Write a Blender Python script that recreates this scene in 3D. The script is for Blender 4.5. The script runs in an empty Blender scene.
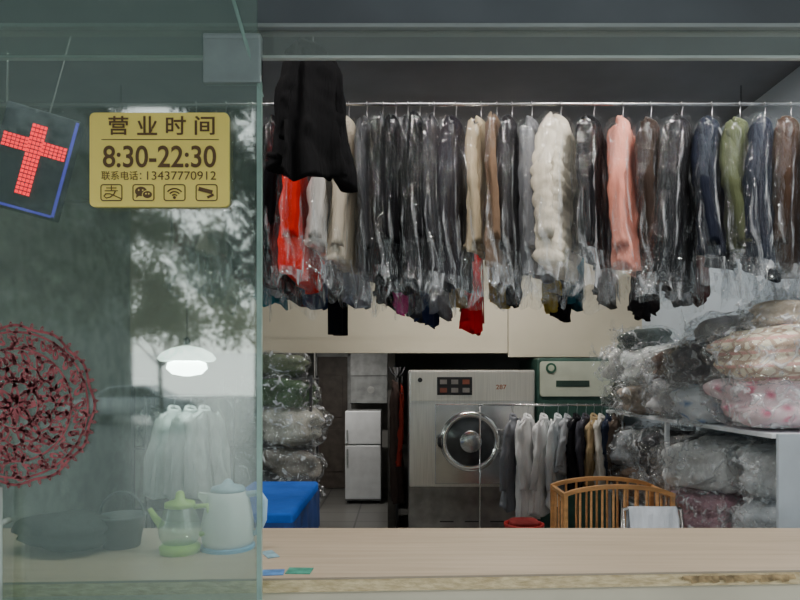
import bpy, math, random, bmesh
from mathutils import Vector, Matrix, noise
random.seed(7)
F=620.0; H=1.6
def PX(px,Y): return (px-400.0)*Y/F
def PZ(py,Y): return H-(py-380.0)*Y/F
scene=bpy.context.scene
COL=scene.collection

# ------------------------------------------------------------ materials
def newmat(name):
    m=bpy.data.materials.new(name); m.use_nodes=True
    nt=m.node_tree
    for n in list(nt.nodes): nt.nodes.remove(n)
    out=nt.nodes.new('ShaderNodeOutputMaterial')
    return m,nt,out
def c4(c): return (c[0],c[1],c[2],1.0)
def mat(name,col,rough=0.6,metal=0.0,var=0.15,scale=8.0,bump=0.0,bscale=None,col2=None,emit=0.0,stretch=(1,1,1),spec=0.5,detail=4,bstretch=None):
    m,nt,out=newmat(name)
    b=nt.nodes.new('ShaderNodeBsdfPrincipled')
    tc=nt.nodes.new('ShaderNodeTexCoord'); mp=nt.nodes.new('ShaderNodeMapping')
    mp.inputs['Scale'].default_value=stretch
    nz=nt.nodes.new('ShaderNodeTexNoise'); nz.inputs['Scale'].default_value=scale; nz.inputs['Detail'].default_value=detail
    cr=nt.nodes.new('ShaderNodeValToRGB')
    if col2 is None: col2=tuple(max(0,c*(1-var*2)) for c in col)
    cr.color_ramp.elements[0].color=c4(col2); cr.color_ramp.elements[0].position=0.35
    cr.color_ramp.elements[1].color=c4(tuple(min(1,c*(1+var*0.5)) for c in col)); cr.color_ramp.elements[1].position=0.65
    L=nt.links.new
    L(tc.outputs['Object'],mp.inputs['Vector']); L(mp.outputs['Vector'],nz.inputs['Vector'])
    L(nz.outputs['Fac'],cr.inputs['Fac']); L(cr.outputs['Color'],b.inputs['Base Color'])
    b.inputs['Roughness'].default_value=rough; b.inputs['Metallic'].default_value=metal
    b.inputs['Specular IOR Level'].default_value=spec
    if bump>0:
        n2=nt.nodes.new('ShaderNodeTexNoise'); n2.inputs['Scale'].default_value=bscale or scale*3; n2.inputs['Detail'].default_value=5
        bp=nt.nodes.new('ShaderNodeBump'); bp.inputs['Strength'].default_value=bump; bp.inputs['Distance'].default_value=0.03
        src=mp
        if bstretch:
            src=nt.nodes.new('ShaderNodeMapping'); src.inputs['Scale'].default_value=bstretch; L(tc.outputs['Object'],src.inputs['Vector'])
        L(src.outputs['Vector'],n2.inputs['Vector']); L(n2.outputs['Fac'],bp.inputs['Height']); L(bp.outputs['Normal'],b.inputs['Normal'])
    if emit>0:
        b.inputs['Emission Color'].default_value=c4(col); b.inputs['Emission Strength'].default_value=emit
    L(b.outputs['BSDF'],out.inputs['Surface'])
    return m
def plastic_mat(name,tint=(0.97,0.98,0.985),lo=0.02,hi=0.5,p0=0.52,p1=0.70,gloss=0.10,scale=14,rough=0.12,stretch=(1,1,0.35),dcol=(0.80,0.84,0.88),bd=0.04,det=4):
    m,nt,out=newmat(name); L=nt.links.new
    tr=nt.nodes.new('ShaderNodeBsdfTransparent'); tr.inputs['Color'].default_value=c4(tint)
    gl=nt.nodes.new('ShaderNodeBsdfGlossy'); gl.inputs['Roughness'].default_value=rough; gl.inputs['Color'].default_value=(1,1,1,1)
    df=nt.nodes.new('ShaderNodeBsdfDiffuse'); df.inputs['Color'].default_value=c4(dcol)
    tc=nt.nodes.new('ShaderNodeTexCoord'); mp=nt.nodes.new('ShaderNodeMapping'); mp.inputs['Scale'].default_value=stretch
    nz=nt.nodes.new('ShaderNodeTexNoise'); nz.inputs['Scale'].default_value=scale; nz.inputs['Detail'].default_value=det; nz.inputs['Distortion'].default_value=1.4
    bp=nt.nodes.new('ShaderNodeBump'); bp.inputs['Strength'].default_value=1.0; bp.inputs['Distance'].default_value=bd
    cr=nt.nodes.new('ShaderNodeValToRGB')
    cr.color_ramp.elements[0].position=p0; cr.color_ramp.elements[0].color=(lo,)*3+(1,)
    cr.color_ramp.elements[1].position=p1; cr.color_ramp.elements[1].color=(hi,)*3+(1,)
    m1=nt.nodes.new('ShaderNodeMixShader'); m2=nt.nodes.new('ShaderNodeMixShader')
    m2.inputs['Fac'].default_value=gloss
    L(tc.outputs['Object'],mp.inputs['Vector']); L(mp.outputs['Vector'],nz.inputs['Vector'])
    L(nz.outputs['Fac'],bp.inputs['Height']); L(nz.outputs['Fac'],cr.inputs['Fac'])
    L(bp.outputs['Normal'],gl.inputs['Normal']); L(bp.outputs['Normal'],df.inputs['Normal'])
    L(cr.outputs['Color'],m1.inputs['Fac'])
    L(tr.outputs[0],m1.inputs[1]); L(df.outputs[0],m1.inputs[2])
    L(m1.outputs[0],m2.inputs[1]); L(gl.outputs[0],m2.inputs[2]); L(m2.outputs[0],out.inputs['Surface'])
    return m
def glass_mat(name,tint,haze,hazecol,gloss,rough=0.0):
    m,nt,out=newmat(name); L=nt.links.new
    tr=nt.nodes.new('ShaderNodeBsdfTransparent'); tr.inputs['Color'].default_value=c4(tint)
    gl=nt.nodes.new('ShaderNodeBsdfGlossy'); gl.inputs['Roughness'].default_value=rough; gl.inputs['Color'].default_value=(0.95,1,0.97,1)
    df=nt.nodes.new('ShaderNodeBsdfDiffuse'); df.inputs['Color'].default_value=c4(hazecol)
    nz=nt.nodes.new('ShaderNodeTexNoise'); nz.inputs['Scale'].default_value=3.0; nz.inputs['Detail'].default_value=6
    tc=nt.nodes.new('ShaderNodeTexCoord')
    mr=nt.nodes.new('ShaderNodeMapRange'); mr.inputs['To Min'].default_value=haze*0.6; mr.inputs['To Max'].default_value=haze*1.4
    m1=nt.nodes.new('ShaderNodeMixShader'); m2=nt.nodes.new('ShaderNodeMixShader'); m2.inputs['Fac'].default_value=gloss
    L(tc.outputs['Object'],nz.inputs['Vector']); L(nz.outputs['Fac'],mr.inputs['Value']); L(mr.outputs[0],m1.inputs['Fac'])
    L(tr.outputs[0],m1.inputs[1]); L(df.outputs[0],m1.inputs[2]); L(m1.outputs[0],m2.inputs[1]); L(gl.outputs[0],m2.inputs[2])
    L(m2.outputs[0],out.inputs['Surface'])
    return m
def plaid_mat(name,base,ca,cb,scale=9):
    m,nt,out=newmat(name); L=nt.links.new
    b=nt.nodes.new('ShaderNodeBsdfPrincipled'); b.inputs['Roughness'].default_value=0.85
    tc=nt.nodes.new('ShaderNodeTexCoord'); prev=None
    for ax,c in (('X',ca),('Z',cb),('Y',ca)):
        w=nt.nodes.new('ShaderNodeTexWave'); w.bands_direction=ax; w.inputs['Scale'].default_value=scale
        mr=nt.nodes.new('ShaderNodeMapRange'); mr.inputs['From Min'].default_value=0.8; mr.inputs['From Max'].default_value=0.9
        mx=nt.nodes.new('ShaderNodeMixRGB')
        if prev is None: mx.inputs['Color1'].default_value=c4(base)
        else: L(prev.outputs[0],mx.inputs['Color1'])
        mx.inputs['Color2'].default_value=c4(c)
        L(tc.outputs['Object'],w.inputs['Vector']); L(w.outputs['Fac'],mr.inputs['Value']); L(mr.outputs[0],mx.inputs['Fac'])
        prev=mx
    L(prev.outputs[0],b.inputs['Base Color']); L(b.outputs[0],out.inputs['Surface']); return m
def floral_mat(name,base,ca,cb,scale=14):
    m,nt,out=newmat(name); L=nt.links.new
    b=nt.nodes.new('ShaderNodeBsdfPrincipled'); b.inputs['Roughness'].default_value=0.85
    tc=nt.nodes.new('ShaderNodeTexCoord'); v=nt.nodes.new('ShaderNodeTexVoronoi'); v.inputs['Scale'].default_value=scale
    cr=nt.nodes.new('ShaderNodeValToRGB')
    e=cr.color_ramp.elements; e[0].color=c4(ca); e[0].position=0.14; e[1].color=c4(base); e[1].position=0.42
    k=e.new(0.28); k.color=c4(cb)
    L(tc.outputs['Object'],v.inputs['Vector']); L(v.outputs['Distance'],cr.inputs['Fac']); L(cr.outputs['Color'],b.inputs['Base Color'])
    L(b.outputs[0],out.inputs['Surface']); return m
_fc={}
def fabric(col,rough=0.95,bump=0.8):
    k=(tuple(round(c,3) for c in col),rough)
    if k not in _fc:
        _fc[k]=mat('fabric',col,rough=rough,var=0.2,scale=5,bump=bump,bscale=11,stretch=(1,1,0.4),spec=0.12,bstretch=(1.6,1.6,0.35))
    return _fc[k]

M_steel=mat('brushed_steel',(0.84,0.82,0.78),rough=0.30,metal=0.85,var=0.06,scale=3,stretch=(40,1,1),bump=0.03)
M_steel2=mat('plain_steel',(0.72,0.72,0.72),rough=0.26,metal=1.0,var=0.05)
M_chrome=mat('satin_chrome',(0.92,0.91,0.89),rough=0.16,metal=1.0,var=0.02)
M_black=mat('black_plastic',(0.02,0.02,0.022),rough=0.35,var=0.1)
M_darkglass=mat('dark_glass',(0.05,0.055,0.06),rough=0.08,var=0.1)
M_white=mat('white_laminate',(0.75,0.77,0.78),rough=0.45,var=0.06,scale=3)
M_alu=mat('aluminium',(0.55,0.58,0.58),rough=0.35,metal=0.7,var=0.08,scale=3,stretch=(1,20,20))
M_cover=plastic_mat('clear_cover',lo=0.008,hi=0.42,p0=0.58,p1=0.70,gloss=0.06,rough=0.06,scale=11,bd=0.07,det=4,stretch=(1,1,0.3))
M_hem=plastic_mat('clear_hem',lo=0.03,hi=0.45,p0=0.50,p1=0.68,gloss=0.08,rough=0.06,scale=12,bd=0.07,det=4,stretch=(1,1,0.4))
M_bag=plastic_mat('clear_bag',lo=0.02,hi=0.65,p0=0.54,p1=0.68,gloss=0.11,scale=13,rough=0.08,stretch=(1,1,1),bd=0.06)
M_wire=mat('wire',(0.5,0.5,0.52),rough=0.3,metal=0.9,var=0.1)

# ------------------------------------------------------------ mesh builder
class MB:
    def __init__(s): s.v=[]; s.f=[]
    def add(s,vs,fs):
        o=len(s.v); s.v+= [tuple(v) for v in vs]; s.f+=[tuple(i+o for i in f) for f in fs]
    def box(s,cx,cy,cz,sx,sy,sz,rot=None):
        vs=[Vector((x*sx/2,y*sy/2,z*sz/2)) for x in(-1,1) for y in(-1,1) for z in(-1,1)]
        if rot: vs=[rot@v for v in vs]
        c=Vector((cx,cy,cz)); vs=[v+c for v in vs]
        s.add(vs,[(0,1,3,2),(4,6,7,5),(0,4,5,1),(2,3,7,6),(0,2,6,4),(1,5,7,3)]); return s
    def b2(s,x0,x1,y0,y1,z0,z1): return s.box((x0+x1)/2,(y0+y1)/2,(z0+z1)/2,x1-x0,y1-y0,z1-z0)
    def loft(s,rings,cap0=True,cap1=True,closed=True):
        K=len(rings[0]); vs=[p for r in rings for p in r]; fs=[]
        for i in range(len(rings)-1):
            for j in range(K if closed else K-1):
                a=i*K+j; b=i*K+(j+1)%K; fs.append((a,b,b+K,a+K))
        if cap0: fs.append(tuple(range(K))[::-1])
        if cap1: fs.append(tuple((len(rings)-1)*K+j for j in range(K)))
        s.add(vs,fs); return s
    def tube(s,pts,r,k=8,cap=True):
        pts=[Vector(p) for p in pts]; n=len(pts); rs=r if isinstance(r,(list,tuple)) else [r]*n
        rings=[]; up=None
        for i,p in enumerate(pts):
            d=(pts[min(i+1,n-1)]-pts[max(i-1,0)]).normalized()
            if up is None:
                up=Vector((0,0,1)) if abs(d.z)<0.9 else Vector((1,0,0))
            a=d.cross(up)
            if a.length<1e-4: a=d.cross(Vector((0,1,0.1)))
            a.normalize(); b=a.cross(d).normalized(); up=b
            rings.append([p+(a*math.cos(2*math.pi*j/k)+b*math.sin(2*math.pi*j/k))*rs[i] for j in range(k)])
        return s.loft(rings,cap,cap)
    def lathe(s,prof,c=(0,0,0),axis='Z',k=32,cap0=True,cap1=True):
        rings=[]
        for r,h in prof:
            ring=[]
            for j in range(k):
                a=2*math.pi*j/k; u=math.cos(a)*r; w=math.sin(a)*r
                if axis=='Z': p=(c[0]+u,c[1]+w,c[2]+h)
                elif axis=='Y': p=(c[0]+u,c[1]+h,c[2]+w)
                else: p=(c[0]+h,c[1]+u,c[2]+w)
                ring.append(p)
            rings.append(ring)
        return s.loft(rings,cap0,cap1)
    def prism(s,poly,y0,y1):
        return s.loft([[(x,y0,z) for x,z in poly],[(x,y1,z) for x,z in poly]])
    def obj(s,name,m=None,parent=None,smooth=False,bevel=0,label=None,loc=None,sub=0,seg=2):
        me=bpy.data.meshes.new(name); me.from_pydata(s.v,[],s.f); me.validate(); me.update()
        bm=bmesh.new(); bm.from_mesh(me); bmesh.ops.recalc_face_normals(bm,faces=bm.faces); bm.to_mesh(me); bm.free()
        if m: me.materials.append(m)
        if smooth:
            for p in me.polygons: p.use_smooth=True
        o=bpy.data.objects.new(name,me); COL.objects.link(o)
        if loc: o.location=loc
        if parent: o.parent=parent
        if bevel>0:
            md=o.modifiers.new('b','BEVEL'); md.width=bevel; md.segments=seg; md.limit_method='ANGLE'
        if label: o['label']=label
        return o
def thing(name,label,cat,loc=(0,0,0),rz=0,group=None,rot=None):
    e=bpy.data.objects.new(name,None); e.empty_display_size=0.1; COL.objects.link(e)
    e.location=loc; e.rotation_euler=rot or (0,0,rz)
    e['label']=label; e['category']=cat
    if group: e['group']=group
    return e
def mk(o,label,cat,group=None):
    o['label']=label; o['category']=cat
    if group: o['group']=group
    return o
def struct(o): o['kind']='structure'; return o
def interp(tab,t):
    for (a,va),(b,vb) in zip(tab,tab[1:]):
        if t<=b:
            u=(t-a)/(b-a); return va+(vb-va)*u
    return tab[-1][1]
def text_obj(name,s,cx,cz,w,h,y,m,parent,bold=0.0):
    cu=bpy.data.curves.new('t','FONT'); cu.body=s; cu.size=1; cu.offset=bold
    o=bpy.data.objects.new('t',cu); COL.objects.link(o)
    dg=bpy.context.evaluated_depsgraph_get(); dg.update()
    me=bpy.data.meshes.new_from_object(o.evaluated_get(dg))
    bpy.data.objects.remove(o)
    if len(me.vertices)==0: return None
    xs=[v.co.x for v in me.vertices]; ys=[v.co.y for v in me.vertices]
    x0,x1,y0,y1=min(xs),max(xs),min(ys),max(ys)
    for v in me.vertices:
        x=(v.co.x-(x0+x1)/2)/(x1-x0)*w+cx; z=(v.co.y-(y0+y1)/2)/(y1-y0)*h+cz
        v.co=(x,y,z)
    me.materials.clear(); me.materials.append(m)
    o=bpy.data.objects.new(name,me); COL.objects.link(o)
    if parent: o.parent=parent
    return o

# ------------------------------------------------------------ SHELL
XL,XR=-2.7,2.42; ZC=3.5; YF=1.72; YB=9.2; ZL=2.2
M_ceil=mat('ceiling_paint',(0.20,0.21,0.235),rough=0.9,var=0.10,scale=1.5)
M_wallR=mat('pale_wall',(0.52,0.60,0.68),rough=0.85,var=0.05,scale=1.5)
M_wallB=mat('back_wall',(0.40,0.40,0.38),rough=0.85,var=0.1,scale=2)
def tile_mat(name,a,b,scale):
    m,nt,out=newmat(name); L=nt.links.new
    bs=nt.nodes.new('ShaderNodeBsdfPrincipled'); bs.inputs['Roughness'].default_value=0.35
    tc=nt.nodes.new('ShaderNodeTexCoord'); br=nt.nodes.new('ShaderNodeTexBrick'); br.offset=0
    br.inputs['Color1'].default_value=c4(a); br.inputs['Color2'].default_value=c4(tuple(x*0.9 for x in a)); br.inputs['Mortar'].default_value=c4(b)
    br.inputs['Scale'].default_value=scale; br.inputs['Mortar Size'].default_value=0.01; br.inputs['Brick Width'].default_value=0.5; br.inputs['Row Height'].default_value=0.5
    L(tc.outputs['Object'],br.inputs['Vector']); L(br.outputs['Color'],bs.inputs['Base Color']); L(bs.outputs[0],out.inputs['Surface']); return m
M_floor=tile_mat('floor_tiles',(0.20,0.20,0.19),(0.08,0.08,0.08),1.0)
M_pave=tile_mat('paving',(0.20,0.21,0.20),(0.12,0.12,0.12),1.6)
struct(MB().b2(XL,XR,YF,YB,-0.1,0).obj('floor',M_floor))
struct(MB().b2(XL,XR,YF,YB,ZC,ZC+0.12).obj('ceiling',M_ceil))
struct(MB().b2(XL-0.12,XL,YF,YB,0,ZC).obj('wall_left',mat('left_wall',(0.33,0.35,0.34),rough=0.9)))
struct(MB().b2(XR,XR+0.12,YF,YB,0,ZC).obj('wall_right',M_wallR))
struct(MB().b2(XL,XR,YB,YB+0.12,0,ZC).obj('wall_back',M_wallB))
M_board=mat('cream_board',(0.58,0.53,0.41),rough=0.7,var=0.05,scale=1.2)
jx=PX(508,6.2)
lf=MB().b2(XL,jx-0.004,6.2,6.23,1.87,ZC)
lf.b2(jx+0.004,XR,6.2,6.23,1.83,ZC)
struct(lf.obj('wall_loft',M_board))
struct(MB().b2(XL,XR,6.23,YB,ZL,ZL+0.08).obj('trim_2',mat('loft_floor',(0.25,0.24,0.22),rough=0.9)))
M_lint=mat('lintel_paint',(0.14,0.15,0.165),rough=0.7,var=0.14,scale=2)
struct(MB().b2(-3.2,3.0,1.64,1.668,2.532,3.62).obj('wall_front',M_lint))
struct(MB().b2(-6,6,-1.0,1.64,3.4,3.5).obj('trim_3',mat('soffit',(0.60,0.66,0.66),rough=0.8,var=0.05)))
struct(MB().b2(-40,40,-60,YF,-0.12,0).obj('floor_pavement',M_pave))
for i,(a,b) in enumerate(((-3.4,-2.7),(2.42,3.2))):
    struct(MB().b2(a,b,1.62,1.8,0,2.53).obj('wall_pier',mat('pier',(0.5,0.5,0.48),rough=0.8)))
Yd=YB-0.02
d=MB(); x0,x1=PX(318,YB),PX(348,YB)
d.b2(x0-0.06,x0,Yd-0.08,Yd,0,2.0); d.b2(x1,x1+0.06,Yd-0.08,Yd,0,2.0); d.b2(x0-0.06,x1+0.06,Yd-0.08,Yd,1.94,2.02)
struct(d.obj('trim_4',mat('door_frame',(0.52,0.54,0.54),rough=0.5),bevel=0.005))
d=MB().b2(x0+0.002,x1-0.002,Yd-0.05,Yd-0.01,0.01,1.94)
for zz in (0.25,1.05): d.b2(x0+0.07,x1-0.07,Yd-0.062,Yd-0.05,zz,zz+0.62)
struct(d.obj('door_1',mat('brown_door',(0.13,0.11,0.095),rough=0.5),bevel=0.004))
struct(MB().b2(XL,PX(314,7.0),7.0,7.1,0,ZL).obj('wall_partition',mat('partition',(0.13,0.13,0.125),rough=0.85)))
struct(MB().b2(PX(390,8.0),PX(390,8.0)+0.08,6.5,YB-0.1,0,ZL).obj('wall_inner',mat('partition_b',(0.13,0.12,0.11),rough=0.85)))

# ------------------------------------------------------------ HEADER
hd=thing('shopfront_header','thin grey header rail with narrow glass transom strip','door frame',(0,1.65,0))
YH=1.65
def zh(py): return PZ(py,YH)
MB().b2(-3.0,2.42,-0.02,0.03,zh(31),zh(27)).obj('rail',mat('header_grey',(0.44,0.46,0.45),rough=0.45,metal=0.3,var=0.12,scale=2,stretch=(1,8,8)),hd,bevel=0.002)
MB().b2(-3.0,2.42,-0.004,0.004,zh(56),zh(31)).obj('transom',glass_mat('transom_glass',(0.84,0.88,0.86),0.13,(0.55,0.58,0.55),0.06),hd,label='narrow hazy glass transom')
MB().b2(-3.0,2.42,-0.008,0.008,zh(59.5),zh(56.5)).obj('track',mat('track_pale',(0.58,0.64,0.60),rough=0.35,metal=0.2,var=0.1,scale=2,stretch=(1,8,8)),hd,bevel=0.002)

# ------------------------------------------------------------ GLASS DOOR
YG=1.55
M_glass=glass_mat('door_glass',(0.73,0.81,0.77),0.105,(0.40,0.49,0.44),0.115,rough=0.035)
M_edge=mat('glass_edge',(0.30,0.44,0.38),rough=0.15,var=0.15,scale=6)
xe=PX(262,YG)
gd=thing('glass_door','frameless greenish glass door panel reflecting the street','door',(xe,YG,0))
MB().b2(-1.3,-0.012,-0.005,0.005,0.02,2.62).obj('pane',M_glass,gd)
MB().b2(-0.0118,0.0,-0.006,0.006,0.02,2.40).obj('edge',M_edge,gd,label='polished green glass edge')
c=MB().b2(-0.145,0.0,-0.012,0.012,2.338,2.462)
c.b2(-0.145,0.0,-0.015,0.015,2.446,2.462)
c.obj('clamp',mat('clamp',(0.30,0.35,0.34),rough=0.4,metal=0.3,var=0.1),gd,bevel=0.006,label='satin metal patch fitting')
h=MB(); hx=PX(9,YG)-xe
h.tube([(hx,-0.05,0.75),(hx,-0.05,1.34)],0.014,16); h.tube([(hx,-0.05,1.25),(hx,0.0,1.25)],0.008,8); h.tube([(hx,-0.05,0.85),(hx,0,0.85)],0.008,8)
h.obj('handle',mat('handle_white',(0.50,0.54,0.51),rough=0.25,metal=0.3),gd,smooth=True,label='pale tubular pull handle')
r=MB(); r.tube([(PX(234,YG)-xe,-0.02,PZ(0,YG)),(PX(262,YG)-xe,0.0,PZ(97,YG))],0.005,8)
r.obj('stay',M_edge,gd,smooth=True,label='thin slanted stay rod')

# ---- sign sticker
YS=YG-0.012
gx=PX(159.5,YS); gz=PZ(160,YS); k=YS/F
sg=thing('opening_hours_sign','gold opening hours sign with brown lettering stuck on glass','sign',(gx,YS,gz))
def gold_mat():
    m=mat('gold_plate',(1.0,0.78,0.17),rough=0.4,metal=0.0,var=0.02,scale=6); return m
M_gold=gold_mat()
M_brown=mat('brown_ink',(0.13,0.065,0.02),rough=0.6,var=0.05)
def rrect(w,h,r,n=6):
    pts=[]
    for cx,cz,a0 in((w/2-r,h/2-r,0),(-w/2+r,h/2-r,90),(-w/2+r,-h/2+r,180),(w/2-r,-h/2+r,270)):
        for i in range(n+1):
            a=math.radians(a0+90*i/n); pts.append((cx+r*math.cos(a),cz+r*math.sin(a)))
    return pts
MB().prism(rrect(139*k,94*k,5*k),-0.002,0.006).obj('plate',M_gold,sg)
def sp(px,py): return ((px-159.5)*k,(160-py)*k)
def stx(s,px,py,w,h,bold=0): 
    x,z=sp(px,py); return text_obj('lettering',s,x,z,w*k,h*k,-0.0035,M_brown,sg,bold)
for i_,ch in enumerate("营业时间"): stx(ch,119+i_*28.7,126,20,19,0.015)
stx("8:30-22:30",160,157,113,22,0.014)
stx("联系电话：",122,176,40,9,0.004)
stx("13437770912",182,176,69,8.5,0.0)
a=sp(102,140); b=sp(219,140)
MB().b2(a[0],b[0],-0.0035,-0.002,a[1]-0.0008,a[1]+0.0008).obj('rule',M_brown,sg)
def frame_ring(g,x,z,w,hh,r,th,y):
    o=[(x+u,y,z+v) for u,v in rrect(w,hh,r)]; i2=[(x+u,y,z+v) for u,v in rrect(w-2*th,hh-2*th,max(r-th,0.0005))]
    n=len(o); g.add(o+i2,[(j,(j+1)%n,n+(j+1)%n,n+j) for j in range(n)])
def disc(g,x,z,rx,rz,y,n=24): g.add([(x+rx*math.cos(2*math.pi*q/n),y,z+rz*math.sin(2*math.pi*q/n)) for q in range(n)],[tuple(range(n))])
for i,px in enumerate((112,144,175,207)):
    x,z=sp(px,193)
    g=MB(); frame_ring(g,x,z,22*k,17*k,3*k,1.1*k,-0.0032); ic=g.obj('icon',M_brown,sg)
    g=MB()
    if i==0:
        y_=-0.0036; t_=0.0011
        g.tube([(x-5*k,y_,z+4.6*k),(x+5*k,y_,z+4.6*k)],t_,6)
        g.tube([(x-6.5*k,y_,z+1.8*k),(x+6.5*k,y_,z+1.8*k)],t_,6)
        g.tube([(x,y_,z+7*k),(x,y_,z+1.8*k)],t_,6)
        g.tube([(x+4*k,y_,z+1.5*k),(x+2.5*k,y_,z-1.5*k),(x-1*k,y_,z-4.5*k),(x-5*k,y_,z-5.5*k),(x-7.5*k,y_,z-3.5*k),(x-5.5*k,y_,z-1.2*k),(x-1.5*k,y_,z-1.2*k),(x+3.5*k,y_,z-3.2*k),(x+9.5*k,y_,z-6*k)],0.0013,6)
        g.obj('glyph',M_brown,ic)
    elif i==1:
        disc(g,x-2.5*k,z+1.2*k,6*k,4.8*k,-0.0034); g.add([(x-7*k,-0.0034,z-2*k),(x-4*k,-0.0034,z-3*k),(x-7.5*k,-0.0034,z-5.5*k)],[(0,1,2)])
        g1=g.obj('glyph',M_brown,ic)
        g=MB(); disc(g,x+4*k,z-2*k,5.4*k,4.3*k,-0.0037); g.obj('glyph',M_gold,ic)
        g=MB(); disc(g,x+4*k,z-2*k,4.7*k,3.6*k,-0.0039); g.obj('glyph',M_brown,ic)
        g=MB()
        for ex,ez in ((-4.6,2.4),(-0.6,2.4),(2.6,-1.2),(5.4,-1.2)): disc(g,x+ex*k,z+ez*k,0.8*k,0.8*k,-0.0042,10)
        g.obj('eyes',M_gold,ic)
    elif i==2:
        for rr in (3,6,9):
            g.tube([(x+rr*k*math.cos(math.radians(q)),-0.0036,z-5*k+rr*k*math.sin(math.radians(q))) for q in range(40,141,10)],0.0016,6)
        disc(g,x,z-5*k,1.5*k,1.5*k,-0.004); g.obj('glyph',M_brown,ic)
    else:
        g.box(x-1*k,-0.004,z+2*k,14*k,0.001,4*k,Matrix.Rotation(math.radians(15),3,'Y'))
        g.box(x+4*k,-0.004,z-3.5*k,7*k,0.001,2.4*k,Matrix.Rotation(math.radians(-25),3,'Y'))
        g.obj('glyph',M_brown,ic)

# ---- red paper-cut
cx,cz=PX(14,YS),PZ(405,YS)
pc=thing('paper_cut_decoration','round lacy red paper-cut decoration stuck on the glass','decoration',(cx,YS+0.003,cz))
M_red=mat('red_paper',(0.36,0.10,0.11),rough=0.8,var=0.2,scale=30,spec=0.1)
g=MB(); R=0.195
def ring(r,w,ph=0,sc=0,n=96):
    rin=[];rout=[]
    for j in range(n):
        a=2*math.pi*j/n; q=r*(1+sc*math.cos(12*a+ph))
        rin.append(((q-w)*math.cos(a),0,(q-w)*math.sin(a))); rout.append(((q+w)*math.cos(a),0,(q+w)*math.sin(a)))
    vs=rin+rout; g.add(vs,[(j,(j+1)%n,n+(j+1)%n,n+j) for j in range(n)])
ring(R,0.003,0,0.02); ring(R*0.93,0.0025); ring(R*0.72,0.0025); ring(R*0.50,0.0025,0,0.05); ring(R*0.3,0.0025)
def petal(cx,cz,l,w,ang,n=12,q=0.42):
    ca,sa=math.cos(ang),math.sin(ang); o=[];inn=[]
    for j in range(n):
        t=2*math.pi*j/n; u=l*math.cos(t); v=w*math.sin(t)*(1-0.3*math.cos(t))
        o.append((cx+u*ca-v*sa,0,cz+u*sa+v*ca)); inn.append((cx+(u*ca-v*sa)*q,0,cz+(u*sa+v*ca)*q))
    g.add(o+inn,[(j,(j+1)%n,n+(j+1)%n,n+j) for j in range(n)])
for nn,rr,l,w,of in ((28,R*0.83,0.015,0.007,0),(20,R*0.62,0.02,0.009,0.1),(12,R*0.40,0.018,0.010,0.2),(8,R*0.16,0.024,0.010,0),(48,R*1.03,0.007,0.004,0.05),(60,R*0.88,0.006,0.003,0.3),(32,R*0.55,0.008,0.005,0),(20,R*0.33,0.008,0.005,0)):
    for j in range(nn):
        a=2*math.pi*j/nn+of
        petal(rr*math.cos(a),rr*math.sin(a),l,w,a+ (0.7 if nn in(20,28) else 0))
for j in range(420):
    a=random.random()*6.28; rr=R*math.sqrt(random.random())*0.97
    petal(rr*math.cos(a),rr*math.sin(a),0.008,0.0038,random.random()*6,8,0.3)
g.obj('cutting',M_red,pc)

# ------------------------------------------------------------ COUNTER
ZT=1.065
def wood_mat():
    m,nt,out=newmat('counter_laminate'); L=nt.links.new
    b=nt.nodes.new('ShaderNodeBsdfPrincipled'); b.inputs['Roughness'].default_value=0.45
    tc=nt.nodes.new('ShaderNodeTexCoord'); mp=nt.nodes.new('ShaderNodeMapping'); mp.inputs['Scale'].default_value=(0.8,14,14)
    nz=nt.nodes.new('ShaderNodeTexNoise'); nz.inputs['Scale'].default_value=2.5; nz.inputs['Detail'].default_value=8; nz.inputs['Distortion'].default_value=0.5
    cr=nt.nodes.new('ShaderNodeValToRGB'); cr.color_ramp.elements[0].position=0.3; cr.color_ramp.elements[0].color=(0.36,0.285,0.205,1)
    cr.color_ramp.elements[1].position=0.7; cr.color_ramp.elements[1].color=(0.45,0.365,0.27,1)
    L(tc.outputs['Object'],mp.inputs['Vector']); L(mp.outputs[0],nz.inputs['Vector']); L(nz.outputs['Fac'],cr.inputs['Fac']); L(cr.outputs['Color'],b.inputs['Base Color']); L(b.outputs[0],out.inputs['Surface'])
    return m
ct=thing('service_counter','long beige wood-laminate service counter with worn chipboard edge','counter',(0,0,0))
def yfront(x): return 1.70+0.05*(x-0.2)
xa,xb=-1.7,2.3
def slab(g,z0,z1,off0=0.0,yb=2.24):
    n=20; vs=[]
    for i in range(n+1):
        x=xa+(xb-xa)*i/n
        vs+=[(x,yfront(x)+off0,z0),(x,yb,z0),(x,yb,z1),(x,yfront(x)+off0,z1)]
    fs=[]
    for i in range(n):
        a=i*4
        for j in range(4): fs.append((a+j,a+(j+1)%4,a+4+(j+1)%4,a+4+j))
    fs+=[(0,1,2,3),(n*4+3,n*4+2,n*4+1,n*4)]
    g.add(vs,fs)
g=MB(); slab(g,ZT-0.006,ZT); g.obj('countertop',wood_mat(),ct)
g=MB(); slab(g,ZT-0.04,ZT-0.0062,0.003)
g.obj('edge',mat('chipboard_edge',(0.74,0.60,0.36),rough=0.85,var=0.2,scale=60,col2=(0.58,0.44,0.24),bump=0.3,bscale=90,stretch=(0.5,1,1.6)),ct,label='raw chipboard edge')
g=MB(); slab(g,0.0,ZT-0.041,0.02,2.2)
g.obj('front_panel',mat('counter_front',(0.66,0.60,0.46),rough=0.6,var=0.06,scale=3),ct)
g=MB()
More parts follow.
